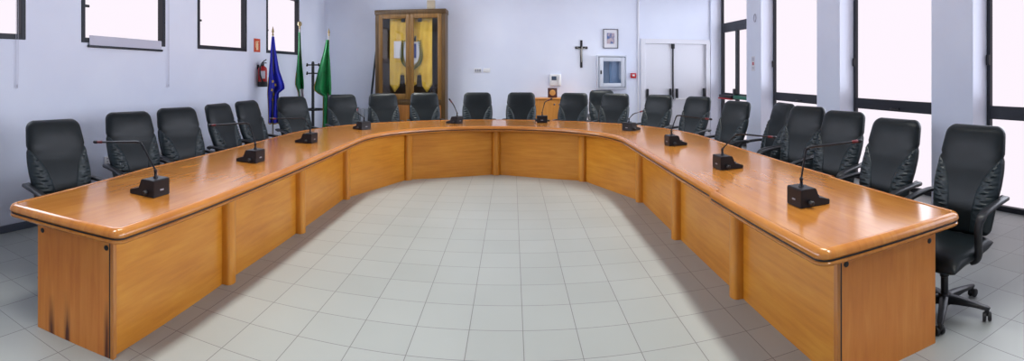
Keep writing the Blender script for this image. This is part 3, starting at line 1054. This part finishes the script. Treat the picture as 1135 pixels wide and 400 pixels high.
# radiator at the back wall
rad = thing('radiator', 'pale grey radiator low on the back wall, left of the cabinet', 'radiator', (-3.56, 10.72, 0))
for k in range(9):
    bm = B(); x = -0.40 + k * 0.1
    box(bm, (x - 0.045, -0.05, 0.14), (x + 0.045, 0.05, 0.76), 0.02, 3); obj('column', bm, M['radiator'], rad, 40)
bm = B(); tube(bm, [(-0.5, 0, 0.20), (0.5, 0, 0.20)], 0.02, 10); tube(bm, [(-0.5, 0, 0.70), (0.5, 0, 0.70)], 0.02, 10)
tube(bm, [(-0.42, 0, 0.0), (-0.42, 0, 0.2)], 0.012, 8); tube(bm, [(0.42, 0, 0.0), (0.42, 0, 0.2)], 0.012, 8)
obj('pipe', bm, M['radiator'], rad, 40)

# ------------------------------------------------------------------ flags on stands, coat stand
def flag(name, label, loc, rz, rows, clothmats, pole_top, tip, folds, lean, fringe=True, stars=0, bands=None):
    """rows: (z, x_left, x_right) of the draped cloth in the flag's own frame."""
    t = thing(name, label, 'flag', loc, rz, 'flags in the corner')
    bm = B(); lathe(bm, [(0.17, 0.0), (0.175, 0.02), (0.10, 0.045), (0.035, 0.07), (0.03, 0.12)], 20); fixn(bm); obj('stand', bm, M['brass'], t, 40)
    lx = lean
    bm = B(); tube(bm, [(0, 0, 0.06), (lx * 0.5, 0, pole_top * 0.5), (lx, 0, pole_top)], 0.014, 10); fixn(bm); obj('pole', bm, M['corpus'], t, 50)
    bm = B()
    if tip == 'spear':
        lathe(bm, [(0.014, 0), (0.018, 0.02), (0.008, 0.035), (0.022, 0.06), (0.014, 0.10), (0.002, 0.15)], 12, Matrix.Translation((lx, 0, pole_top)) @ Matrix.Scale(0.45, 4, (0, 1, 0)))
    else:
        lathe(bm, [(0.014, 0), (0.016, 0.03), (0.010, 0.040), (0.030, 0.06), (0.042, 0.09), (0.032, 0.12), (0.010, 0.14)], 14, Matrix.Translation((lx, 0, pole_top)) @ Matrix.Scale(0.5, 4, (0, 1, 0)))
    fixn(bm); obj('finial', bm, M['brass'], t, 50)
    zt, zb = rows[0][0], rows[-1][0]
    def rowat(z):
        for (z0, l0, r0), (z1, l1, r1) in zip(rows[:-1], rows[1:]):
            if z1 <= z <= z0:
                k = (z0 - z) / (z0 - z1)
                return l0 + (l1 - l0) * k, r0 + (r1 - r0) * k
        return rows[-1][1:]
    def surf(a, z, off=0.0):
        l, r = rowat(z)
        k = (zt - z) / (zt - zb)
        amp = 0.012 + 0.045 * min(1, k * 1.6)
        y = amp * math.sin(2 * PI * folds * a + 1.2 * k + 0.7) - 0.03
        return Vector((l + (r - l) * a + 0.01 * math.sin(9 * k + 5 * a) * k, y + off, z))
    bm = B()
    nu, nv = 36, 40
    grid(bm, nu, nv, lambda a, c: surf(a, zt + (zb - zt) * c))
    if bands:
        for f in bm.faces:
            cen = f.calc_center_median()
            l, r = rowat(cen.z)
            a = (cen.x - l) / max(1e-4, r - l)
            for mi, fn in bands:
                if fn(a, cen.z):
                    f.material_index = mi
    fixn(bm)
    c_ = obj('cloth', bm, clothmats, t, 80)
    md = c_.modifiers.new('thickness', 'SOLIDIFY'); md.thickness = 0.005
    if fringe:
        bm = B()
        tube(bm, [surf(i / 30, zb, -0.004) for i in range(31)], 0.010, 6)
        tube(bm, [surf(0.0 if lean < 0.2 else 1.0, zt + (zb - zt) * i / 30, -0.004) for i in range(14, 31)], 0.008, 6)
        obj('fringe', bm, M['gold'], c_, 60)
    for k in range(stars):
        a, z = ((0.30, 1.42), (0.42, 1.36), (0.25, 1.28), (0.52, 1.20), (0.38, 1.12), (0.62, 0.98), (0.45, 0.90), (0.25, 0.98))[k]
        o2 = surf(a, z, -0.012)
        bm = B()
        pol = []
        for q in range(10):
            rr_ = 0.034 if q % 2 == 0 else 0.014
            an = PI / 2 + q * PI / 5 + 0.4 * k
            pol.append((o2.x + rr_ * 0.7 * math.cos(an), o2.z + rr_ * math.sin(an)))
        prism(bm, pol, lambda p, kk, o2=o2: Vector((p[0], o2.y - 0.016 + 0.012 * kk, p[1]))); fixn(bm)
        obj('star', bm, M['star'], c_, 0)
    return t
flag('blue_flag', 'blue flag with gold stars on a pole below the left window', (-3.83, 7.48, 0), 0.47,
     [(2.16, -0.015, 0.02), (1.90, -0.04, 0.05), (1.60, -0.06, 0.10), (1.36, -0.075, 0.19), (1.30, -0.08, 0.20), (1.22, -0.085, 0.10), (1.0, -0.085, 0.10), (0.72, -0.08, 0.09)],
     [M['blue']], 2.18, 'spear', 2.2, 0.0, True, 5)
flag('tricolour_flag', 'green, white and red flag on a pole in the corner, middle of three flags', (-3.80, 8.46, 0), 0.42,
     [(2.30, 0.0, 0.03), (2.0, -0.01, 0.04), (1.7, -0.03, 0.06), (1.35, -0.06, 0.10), (1.2, -0.01, 0.10), (1.0, 0.0, 0.12), (0.7, -0.02, 0.15)],
     [M['green'], M['clothwhite'], M['clothred']], 2.36, 'ball', 1.6, 0.02, True, 0,
     [(1, lambda a, z: z < 1.27 and a > 0.35), (2, lambda a, z: z < 1.12 and a > 0.6)])
flag('green_flag', 'plain green flag with gold fringe on a pole beside the coat stand', (-3.55, 9.28, 0), 0.37,
     [(2.20, -0.02, 0.03), (1.95, -0.08, 0.04), (1.60, -0.18, 0.06), (1.25, -0.26, 0.08), (1.18, -0.24, 0.08), (1.10, -0.08, 0.08), (0.9, -0.09, 0.08), (0.45, -0.10, 0.09)],
     [M['green']], 2.28, 'spear', 1.7, 0.03)

cs = thing('coat_stand', 'black metal coat stand with hooks, left of the plain green flag', 'coat stand', (-3.92, 9.43, 0))
bm = B(); lathe(bm, [(0.030, 0.02), (0.030, 1.75), (0.02, 1.78)], 14); fixn(bm); obj('post', bm, M['plastic'], cs, 40)
bm = B()
for k in range(4):
    a = PI / 2 * k + 0.2
    d = Vector((math.cos(a), math.sin(a), 0))
    bm = B(); tube(bm, [d * 0.02 + Vector((0, 0, 0.30)), d * 0.12 + Vector((0, 0, 0.29)), d * 0.25 + Vector((0, 0, 0.16)), d * 0.27 + Vector((0, 0, 0.0))], 0.014, 8)
    fixn(bm); obj('foot', bm, M['plastic'], cs, 40)
bm = B()
lathe(bm, [(0.22, 0.80), (0.235, 0.80), (0.235, 0.825), (0.22, 0.825), (0.22, 0.80)], 28, None, 0, False)
for k in range(4):
    a = PI / 2 * k + 0.2
    d = Vector((math.cos(a), math.sin(a), 0)); tube(bm, [d * 0.02 + Vector((0, 0, 0.81)), d * 0.225 + Vector((0, 0, 0.81))], 0.010, 6)
fixn(bm); obj('umbrella_ring', bm, M['plastic'], cs, 40)
for z in (1.71, 1.54):
    for k in range(4):
        a = PI / 2 * k + 0.40
        d = Vector((math.cos(a), math.sin(a), 0))
        bm = B(); tube(bm, [d * 0.02 + Vector((0, 0, z)), d * 0.10 + Vector((0, 0, z)), d * 0.105 + Vector((0, 0, z)), d * 0.135 + Vector((0, 0, z + 0.005))], [0.014, 0.014, 0.036, 0.034], 10)
        fixn(bm); obj('hook', bm, M['plastic'], cs, 40)

# ------------------------------------------------------------------ things on the left wall
ex = thing('fire_extinguisher', 'red fire extinguisher with black hose on the left wall', 'fire extinguisher', (-4.10, 7.62, 1.32))
bm = B(); lathe(bm, [(0.074, 0.08), (0.078, 0.09), (0.078, 0.29), (0.070, 0.325), (0.040, 0.35), (0.024, 0.36), (0.024, 0.37)], 20); fixn(bm); obj('cylinder', bm, M['red'], ex, 40)
bm = B(); lathe(bm, [(0.076, 0.0), (0.084, 0.005), (0.084, 0.085), (0.076, 0.09)], 20); fixn(bm); obj('foot', bm, M['plastic'], ex, 40)
bm = B()
lathe(bm, [(0.028, 0.36), (0.028, 0.40), (0.018, 0.41)], 12)
box(bm, (-0.012, -0.02, 0.40), (0.012, 0.13, 0.418), 0.004, 1)
tube(bm, [(0, -0.02, 0.41), (0.0, 0.06, 0.445), (0, 0.13, 0.465)], 0.010, 8)
box(bm, (-0.10, -0.02, 0.30), (-0.07, 0.02, 0.38), 0.002, 1)
fixn(bm); obj('valve', bm, M['plastic'], ex, 40)
bm = B(); tube(bm, smooth_path([(0.02, -0.02, 0.385), (0.03, -0.09, 0.39), (0.04, -0.16, 0.32), (0.045, -0.17, 0.22), (0.05, -0.12, 0.12), (0.06, -0.07, 0.06)], 6), 0.014, 10)
fixn(bm); obj('hose', bm, M['plastic'], ex, 50)
bm = B()
rings = []
for z in (0.14, 0.27):
    rings.append([Vector((0.0795 * math.cos(a), 0.0795 * math.sin(a), z)) for a in [-1.5 + 1.0 * i / 10 for i in range(11)]] +
                 [Vector((0.0770 * math.cos(a), 0.0770 * math.sin(a), z)) for a in [-0.5 - 1.0 * i / 10 for i in range(11)]])
ringloft(bm, rings); fixn(bm); obj('instruction_label', bm, M['clothwhite'], ex, 30)

sg = thing('safety_sign', 'small orange fire extinguisher sign on the left wall between windows', 'sign', (XL, 7.60, 2.03))
bm = B(); box(bm, (0.0, -0.11, -0.115), (0.006, 0.11, 0.115), 0.002, 1); obj('plate', bm, M['orange'], sg, 0)
bm = B()
box(bm, (0.006, -0.035, -0.08), (0.008, 0.035, 0.035)); box(bm, (0.006, -0.018, 0.035), (0.008, 0.018, 0.06)); box(bm, (0.006, -0.018, 0.06), (0.008, 0.06, 0.072))
box(bm, (0.006, -0.065, -0.04), (0.008, -0.052, 0.06)); box(bm, (0.006, -0.065, 0.055), (0.008, -0.018, 0.066))
obj('pictogram', bm, M['cream'], sg, 0)

for (y, z, lab) in ((4.05, 0.55, 'white wall socket behind the first and second left chairs'), (5.03, 0.52, 'white wall socket behind the second and third left chairs')):
    sk = thing('wall_socket', lab, 'socket', (XL, y, z), 0, 'sockets on the left wall')
    bm = B(); box(bm, (0.0, -0.036, -0.058), (0.024, 0.036, 0.058), 0.006, 2); obj('cover', bm, M['whiteplastic'], sk, 40)
    for q in (-0.035, 0.0, 0.035):
        bm = B(); lathe(bm, [(0.007, 0.0235), (0.007, 0.025)], 10, Matrix.Translation((0, 0, q)) @ Matrix.Rotation(PI / 2, 4, 'Y'))
        fixn(bm); obj('pin_hole', bm, M['black'], sk, 0)

# roller blind hanging a little past the sill of the second window, with its pull cord; cords of the blinds
rb = thing('roller_blind', 'white roller blind with dark bottom bar in the second left window', 'blind', (XL, 0, 0))
bm = B(); box(bm, (0.022, 3.77, 1.875), (0.026, 5.02, 1.985)); 
for v in bm.verts:
    v.co.z += (v.co.y - 4.4) * -0.012
obj('fabric', bm, M['blind'], rb, 0)
bm = B(); box(bm, (0.014, 3.75, 1.850), (0.036, 5.04, 1.876), 0.005, 2)
for v in bm.verts:
    v.co.z += (v.co.y - 4.4) * -0.012
obj('bottom_bar', bm, M['dark_metal'], rb, 40)
bm = B(); tube(bm, [(0.03, 3.72, 3.02), (0.03, 5.08, 3.02)], 0.03, 12); obj('roller', bm, M['alu'], rb, 40)
for (y, zb, lab) in ((2.80, 1.46, 'pale looped blind cord below the nearest left window'), (5.16, 1.42, 'faint pale blind cord right of the second left window')):
    bm = B()
    tube(bm, smooth_path([(XL + 0.03, y - 0.012, 3.0), (XL + 0.03, y - 0.012, 2.2), (XL + 0.03, y - 0.01, zb + 0.02), (XL + 0.03, y, zb), (XL + 0.03, y + 0.01, zb + 0.02), (XL + 0.03, y + 0.012, 2.2), (XL + 0.03, y + 0.012, 3.0)], 4), 0.0022, 6)
    fixn(bm); tag(obj('blind_cord', bm, M['cord']), lab, 'cord', 'blind cords on the left wall')

# ------------------------------------------------------------------ things on the back wall
WY = YB
sw = thing('switch_plate', 'pair of white switch plates high on the back wall right of cabinet', 'switch', (-0.63, WY, 1.60))
for x in (-0.10, 0.09):
    bm = B(); box(bm, (x - 0.075, -0.016, -0.045), (x + 0.075, 0, 0.045), 0.005, 2); f = obj('plate', bm, M['whiteplastic'], sw, 40)
    bm = B()
    for q in (-0.045, 0.0, 0.045):
        box(bm, (x + q - 0.018, -0.021, -0.028), (x + q + 0.018, -0.015, 0.028), 0.003, 1)
    obj('rocker', bm, M['whiteplastic'] if x > 0 else M['grey_plug'], f, 40)

ic = thing('intercom', 'white wall intercom handset with small screen above the sideboard', 'intercom', (0.93, WY, 1.39))
bm = B(); box(bm, (-0.125, -0.045, -0.12), (0.125, 0, 0.125), 0.012, 3); obj('housing', bm, M['whiteplastic'], ic, 40)
bm = B(); box(bm, (-0.085, -0.049, 0.0), (0.02, -0.044, 0.085), 0.002, 1); obj('screen', bm, M['screen'], ic, 0)
bm = B(); box(bm, (0.055, -0.085, -0.115), (0.110, -0.045, 0.12), 0.014, 3); obj('handset', bm, M['whiteplastic'], ic, 40)
bm = B(); tube(bm, smooth_path([(0.08, -0.05, -0.11), (0.085, -0.05, -0.20), (0.06, -0.04, -0.24), (0.03, -0.035, -0.2), (0.03, -0.03, -0.115)], 5), 0.006, 6); fixn(bm); obj('cord', bm, M['whiteplastic'], ic, 50)

cr = thing('crucifix', 'black crucifix on the back wall left of the framed picture', 'crucifix', (1.49, WY, 1.95))
bm = B(); box(bm, (-0.024, -0.022, -0.29), (0.024, 0, 0.30), 0.003, 1); box(bm, (-0.135, -0.022, 0.115), (0.135, 0, 0.165), 0.003, 1); obj('cross', bm, M['crosswood'], cr, 30)
bm = B()
tube(bm, [(0, -0.034, -0.17), (0.006, -0.042, -0.08), (0, -0.036, -0.01), (0, -0.036, 0.05), (0, -0.036, 0.11)], [0.009, 0.014, 0.019, 0.022, 0.012], 10)
for s_ in (-1, 1):
    tube(bm, [(s_ * 0.01, -0.035, 0.10), (s_ * 0.055, -0.030, 0.125), (s_ * 0.11, -0.027, 0.15)], [0.010, 0.008, 0.006], 8)
tube(bm, [(0.004, -0.040, 0.115), (0.008, -0.044, 0.135), (0.010, -0.045, 0.16)], [0.010, 0.017, 0.010], 10)
fixn(bm); obj('figure', bm, M['corpus'], cr, 60)

pc = thing('framed_picture', 'small framed picture in thin dark frame above the glass-front box', 'picture', (2.135, WY, 2.29))
bm = B()
W2, H2, f2 = 0.165, 0.21, 0.014
box(bm, (-W2, -0.022, -H2), (-W2 + f2, 0, H2)); box(bm, (W2 - f2, -0.022, -H2), (W2, 0, H2))
box(bm, (-W2 + f2, -0.022, -H2), (W2 - f2, 0, -H2 + f2)); box(bm, (-W2 + f2, -0.022, H2 - f2), (W2 - f2, 0, H2)); obj('frame', bm, mat('grey_frame', srgb(66, 62, 74), 0.4), pc, 0)
bm = B(); box(bm, (-W2 + f2, -0.010, -H2 + f2), (W2 - f2, -0.002, H2 - f2)); obj('mat_board', bm, M['white'], pc, 0)
bm = B(); box(bm, (-0.085, -0.013, -0.11), (0.085, -0.009, 0.125))
pm = noisy(mat('picture_print', srgb(140, 150, 180), 0.5), srgb(84, 108, 160), srgb(196, 178, 182), 9, 2, 0, 60, 0.42, 0.58)
obj('print', bm, pm, pc, 0)

hb = thing('hose_cabinet', 'pale aluminium glass-front box on the back wall below the picture', 'cabinet', (2.14, WY, 1.56))
bm = B()
W3, H3 = 0.325, 0.365
box(bm, (-W3, -0.14, -H3), (-W3 + 0.03, 0, H3), 0.006, 2); box(bm, (W3 - 0.03, -0.14, -H3), (W3, 0, H3), 0.006, 2)
box(bm, (-W3 + 0.03, -0.14, -H3), (W3 - 0.03, 0, -H3 + 0.03), 0.006, 2); box(bm, (-W3 + 0.03, -0.14, H3 - 0.03), (W3 - 0.03, 0, H3), 0.006, 2)
box(bm, (-W3 + 0.02, -0.02, -H3 + 0.02), (W3 - 0.02, 0, H3 - 0.02))
obj('housing', bm, M['alu'], hb, 30)
bm = B()
a3, b3, c3 = W3 - 0.045, H3 - 0.045, 0.085
box(bm, (-a3, -0.155, -b3), (-a3 + c3, -0.135, b3), 0.005, 2); box(bm, (a3 - c3, -0.155, -b3), (a3, -0.135, b3), 0.005, 2)
box(bm, (-a3 + c3, -0.155, -b3), (a3 - c3, -0.135, -b3 + c3), 0.005, 2); box(bm, (-a3 + c3, -0.155, b3 - c3), (a3 - c3, -0.135, b3), 0.005, 2)
dd = obj('door', bm, M['alu'], hb, 30)
bm = B(); box(bm, (-a3 + c3 - .005, -0.147, -b3 + c3 - .005), (a3 - c3 + .005, -0.142, b3 - c3 + .005)); obj('glass', bm, M['boxglass'], dd, 0)
bm = B(); box(bm, (-a3 + 0.02, -0.168, -0.04), (-a3 + 0.055, -0.153, 0.04), 0.005, 2); obj('latch', bm, M['plastic'], dd, 40)
bm = B(); box(bm, (-0.05, -0.09, -0.26), (0.22, -0.06, 0.27), 0.004, 1); box(bm, (0.0, -0.095, 0.16), (0.16, -0.085, 0.21), 0.002, 1); obj('inner_panel', bm, mat('inner_blue', srgb(150, 170, 192), 0.5), hb, 0)
fa = thing('fire_call_point', 'small red fire alarm call point right of the glass-front box', 'alarm button', (2.64, WY, 1.485))
bm = B(); box(bm, (-0.062, -0.04, -0.055), (0.062, 0, 0.055), 0.008, 2); obj('housing', bm, M['red'], fa, 40)
bm = B(); box(bm, (-0.028, -0.044, -0.014), (0.028, -0.039, 0.026), 0.002, 1); obj('press_plate', bm, M['whiteplastic'], fa, 0)

# sideboard with a plaque on it
sb = thing('sideboard', 'light brown wooden sideboard against the back wall under the intercom', 'sideboard', (0.93, 10.56, 0))
bm = B()
box(bm, (-0.50, -0.19, 0.06), (-0.48, 0.2, 1.0)); box(bm, (0.48, -0.19, 0.06), (0.50, 0.2, 1.0))
box(bm, (-0.48, -0.19, 0.06), (0.48, 0.2, 0.08)); box(bm, (-0.48, 0.18, 0.08), (0.48, 0.2, 1.0)); box(bm, (-0.47, -0.17, 0.0), (0.47, 0.18, 0.06))
obj('carcass', bm, M['side'], sb, 0, along(2))
bm = B(); box(bm, (-0.52, -0.225, 1.0), (0.52, 0.21, 1.03), 0.004, 1); obj('top', bm, M['side'], sb, 30, along(0))
for k in (-1, 1):
    bm = B(); box(bm, (min(0.003 * k, 0.495 * k), -0.21, 0.085), (max(0.003 * k, 0.495 * k), -0.19, 0.995), 0.002, 1)
    d = obj('door', bm, M['side'], sb, 30, along(2))
    bm = B(); lathe(bm, [(0.018, 0), (0.018, 0.004), (0.010, 0.006)], 14, Matrix.Translation((0.045 * k if k > 0 else -0.06, -0.21, 0.90)) @ Matrix.Rotation(PI / 2, 4, 'X'))
    fixn(bm); obj('lock', bm, M['chrome'], d, 40)
pq = thing('award_plaque', 'dark square plaque with round gold medal standing on the sideboard', 'plaque', (0.845, 10.52, 1.03))
Mq = Matrix.Rotation(-0.12, 4, 'X')
bm = B(); box(bm, (-0.098, -0.016, 0.003), (0.098, 0.012, 0.203), 0.006, 2, 0, Mq); obj('backing', bm, mat('plaque_brown', srgb(74, 38, 30), 0.4), pq, 40)
bm = B(); lathe(bm, [(0.062, 0.0), (0.062, 0.006), (0.052, 0.009), (0.03, 0.010)], 28, Mq @ Matrix.Translation((0, -0.016, 0.103)) @ Matrix.Rotation(PI / 2, 4, 'X')); fixn(bm); obj('medal', bm, mat('medal_gold', srgb(206, 150, 80), 0.4, metal=0.3), pq, 40)
bm = B(); box(bm, (-0.02, 0.0, 0.0), (0.02, 0.09, 0.012), 0.003, 1); obj('easel_foot', bm, M['plastic'], pq, 40)

# notice and hook on the far pier
nt = thing('wall_notice', 'small white notice with red mark on the far right pier', 'notice', (XI, 8.64, 1.73))
bm = B(); box(bm, (-0.003, -0.07, -0.14), (0, 0.07, 0.14)); obj('sheet', bm, M['clothwhite'], nt, 0)
bm = B(); box(bm, (-0.0045, -0.035, -0.03), (-0.003, 0.035, 0.03)); obj('red_mark', bm, mat('notice_red', srgb(190, 90, 100), 0.5), nt, 0)
bm = B()
for k in range(4):
    box(bm, (-0.0045, -0.045, 0.055 + k * 0.018), (-0.003, 0.045, 0.062 + k * 0.018))
obj('heading', bm, mat('notice_grey', srgb(120, 120, 150), 0.5), nt, 0)
bm = B()
for k in range(2):
    box(bm, (-0.0045, -0.04, -0.10 + k * 0.022), (-0.003, 0.04, -0.093 + k * 0.022))
obj('footer', bm, bpy.data.materials['notice_grey'], nt, 0)
bm = B()
tube(bm, [(XI - 0.012, 8.55 + 0.045 * math.cos(a), 2.60 + 0.075 * math.sin(a)) for a in [2 * PI * k / 24 for k in range(25)]], 0.008, 8)
fixn(bm); tag(obj('wall_ring', bm, M['cord']), 'pale oval ring mounted high on the far right pier', 'ring')

# ------------------------------------------------------------------ lamps, added fill lights and daylight
def area(name, loc, sx, sy, power, color=(1, 1, 1), rot=(0, 0, 0), spread=180):
    l = bpy.data.lights.new(name, 'AREA')
    l.shape = 'RECTANGLE'; l.size = sx; l.size_y = sy
    l.energy = power; l.color = color; l.spread = math.radians(spread)
    o = bpy.data.objects.new(name, l); o.location = loc; o.rotation_euler = rot
    return link(o)

LAMP_W = 16.5
for x in (-1.90, 1.86):
    for y in (0.9, 3.0, 5.1, 7.2, 9.3):
        area('lamp_and_fill', (x, y, 3.40), 0.28, 1.5, LAMP_W, (1.0, 1.0, 0.96), (0, math.radians(8 if x > 0 else -8), 0), 84)

for x in (-2.6, 0.0, 2.6):  # added fill behind the camera to brighten the table panels, no real fixtures
    area('lamp_and_fill', (x, -1.3, 3.40), 1.2, 0.6, 6.0, (1.0, 0.97, 0.90), (0, 0, 0), 175)

for x in (-2.6, -0.4, 1.8):  # wash lights added to brighten the back wall, not actual lamps
    area('lamp_and_fill', (x, 9.2, 3.40), 1.2, 0.3, 7.0, (0.92, 0.95, 1.0), (math.radians(30), 0, 0), 130)

# daylight coming in through each window
DAY = (0.80, 0.86, 1.0)
for (y0, y1) in LW:
    area('window_daylight', (XL + 0.03, (y0 + y1) / 2, (WZ0 + WZ1) / 2), 1.0, y1 - y0 - 0.14, 30.0, DAY, (0, -PI / 2, 0), 125)
for (y0, y1) in BAYS + [(8.93, 10.77)]:
    area('window_daylight', (XR - 0.03, (y0 + y1) / 2, 2.3), 2.0, y1 - y0 - 0.14, 38.0, DAY, (0, PI / 2, 0), 110)

w = bpy.data.worlds.new('World')
S.world = w
w.use_nodes = True
w.node_tree.nodes['Background'].inputs['Color'].default_value = (0.86, 0.90, 1.0, 1)
w.node_tree.nodes['Background'].inputs['Strength'].default_value = 1.0

# ------------------------------------------------------------------ camera: a level cylindrical panorama, as the photograph is
F = 560.0
cam = bpy.data.cameras.new('camera')
cam.type = 'PANO'
cam.panorama_type = 'CENTRAL_CYLINDRICAL'
cam.central_cylindrical_range_u_min = -567.5 / F
cam.central_cylindrical_range_u_max = 567.5 / F
cam.central_cylindrical_range_v_min = -(400 - 78) / F
cam.central_cylindrical_range_v_max = 78 / F
cam.central_cylindrical_radius = 1.0
cam.clip_start = 0.05
co = bpy.data.objects.new('camera', cam)
co.location = (0, 0, 1.6)
co.rotation_euler = (PI / 2, 0, 0)
link(co)
S.camera = co

S.view_settings.view_transform = 'Standard'
S.view_settings.look = 'None'
S.view_settings.gamma = 1.0
S.view_settings.exposure = 0.0
S.view_settings.use_curve_mapping = False
S.cycles.max_bounces = 8
S.cycles.use_denoising = True
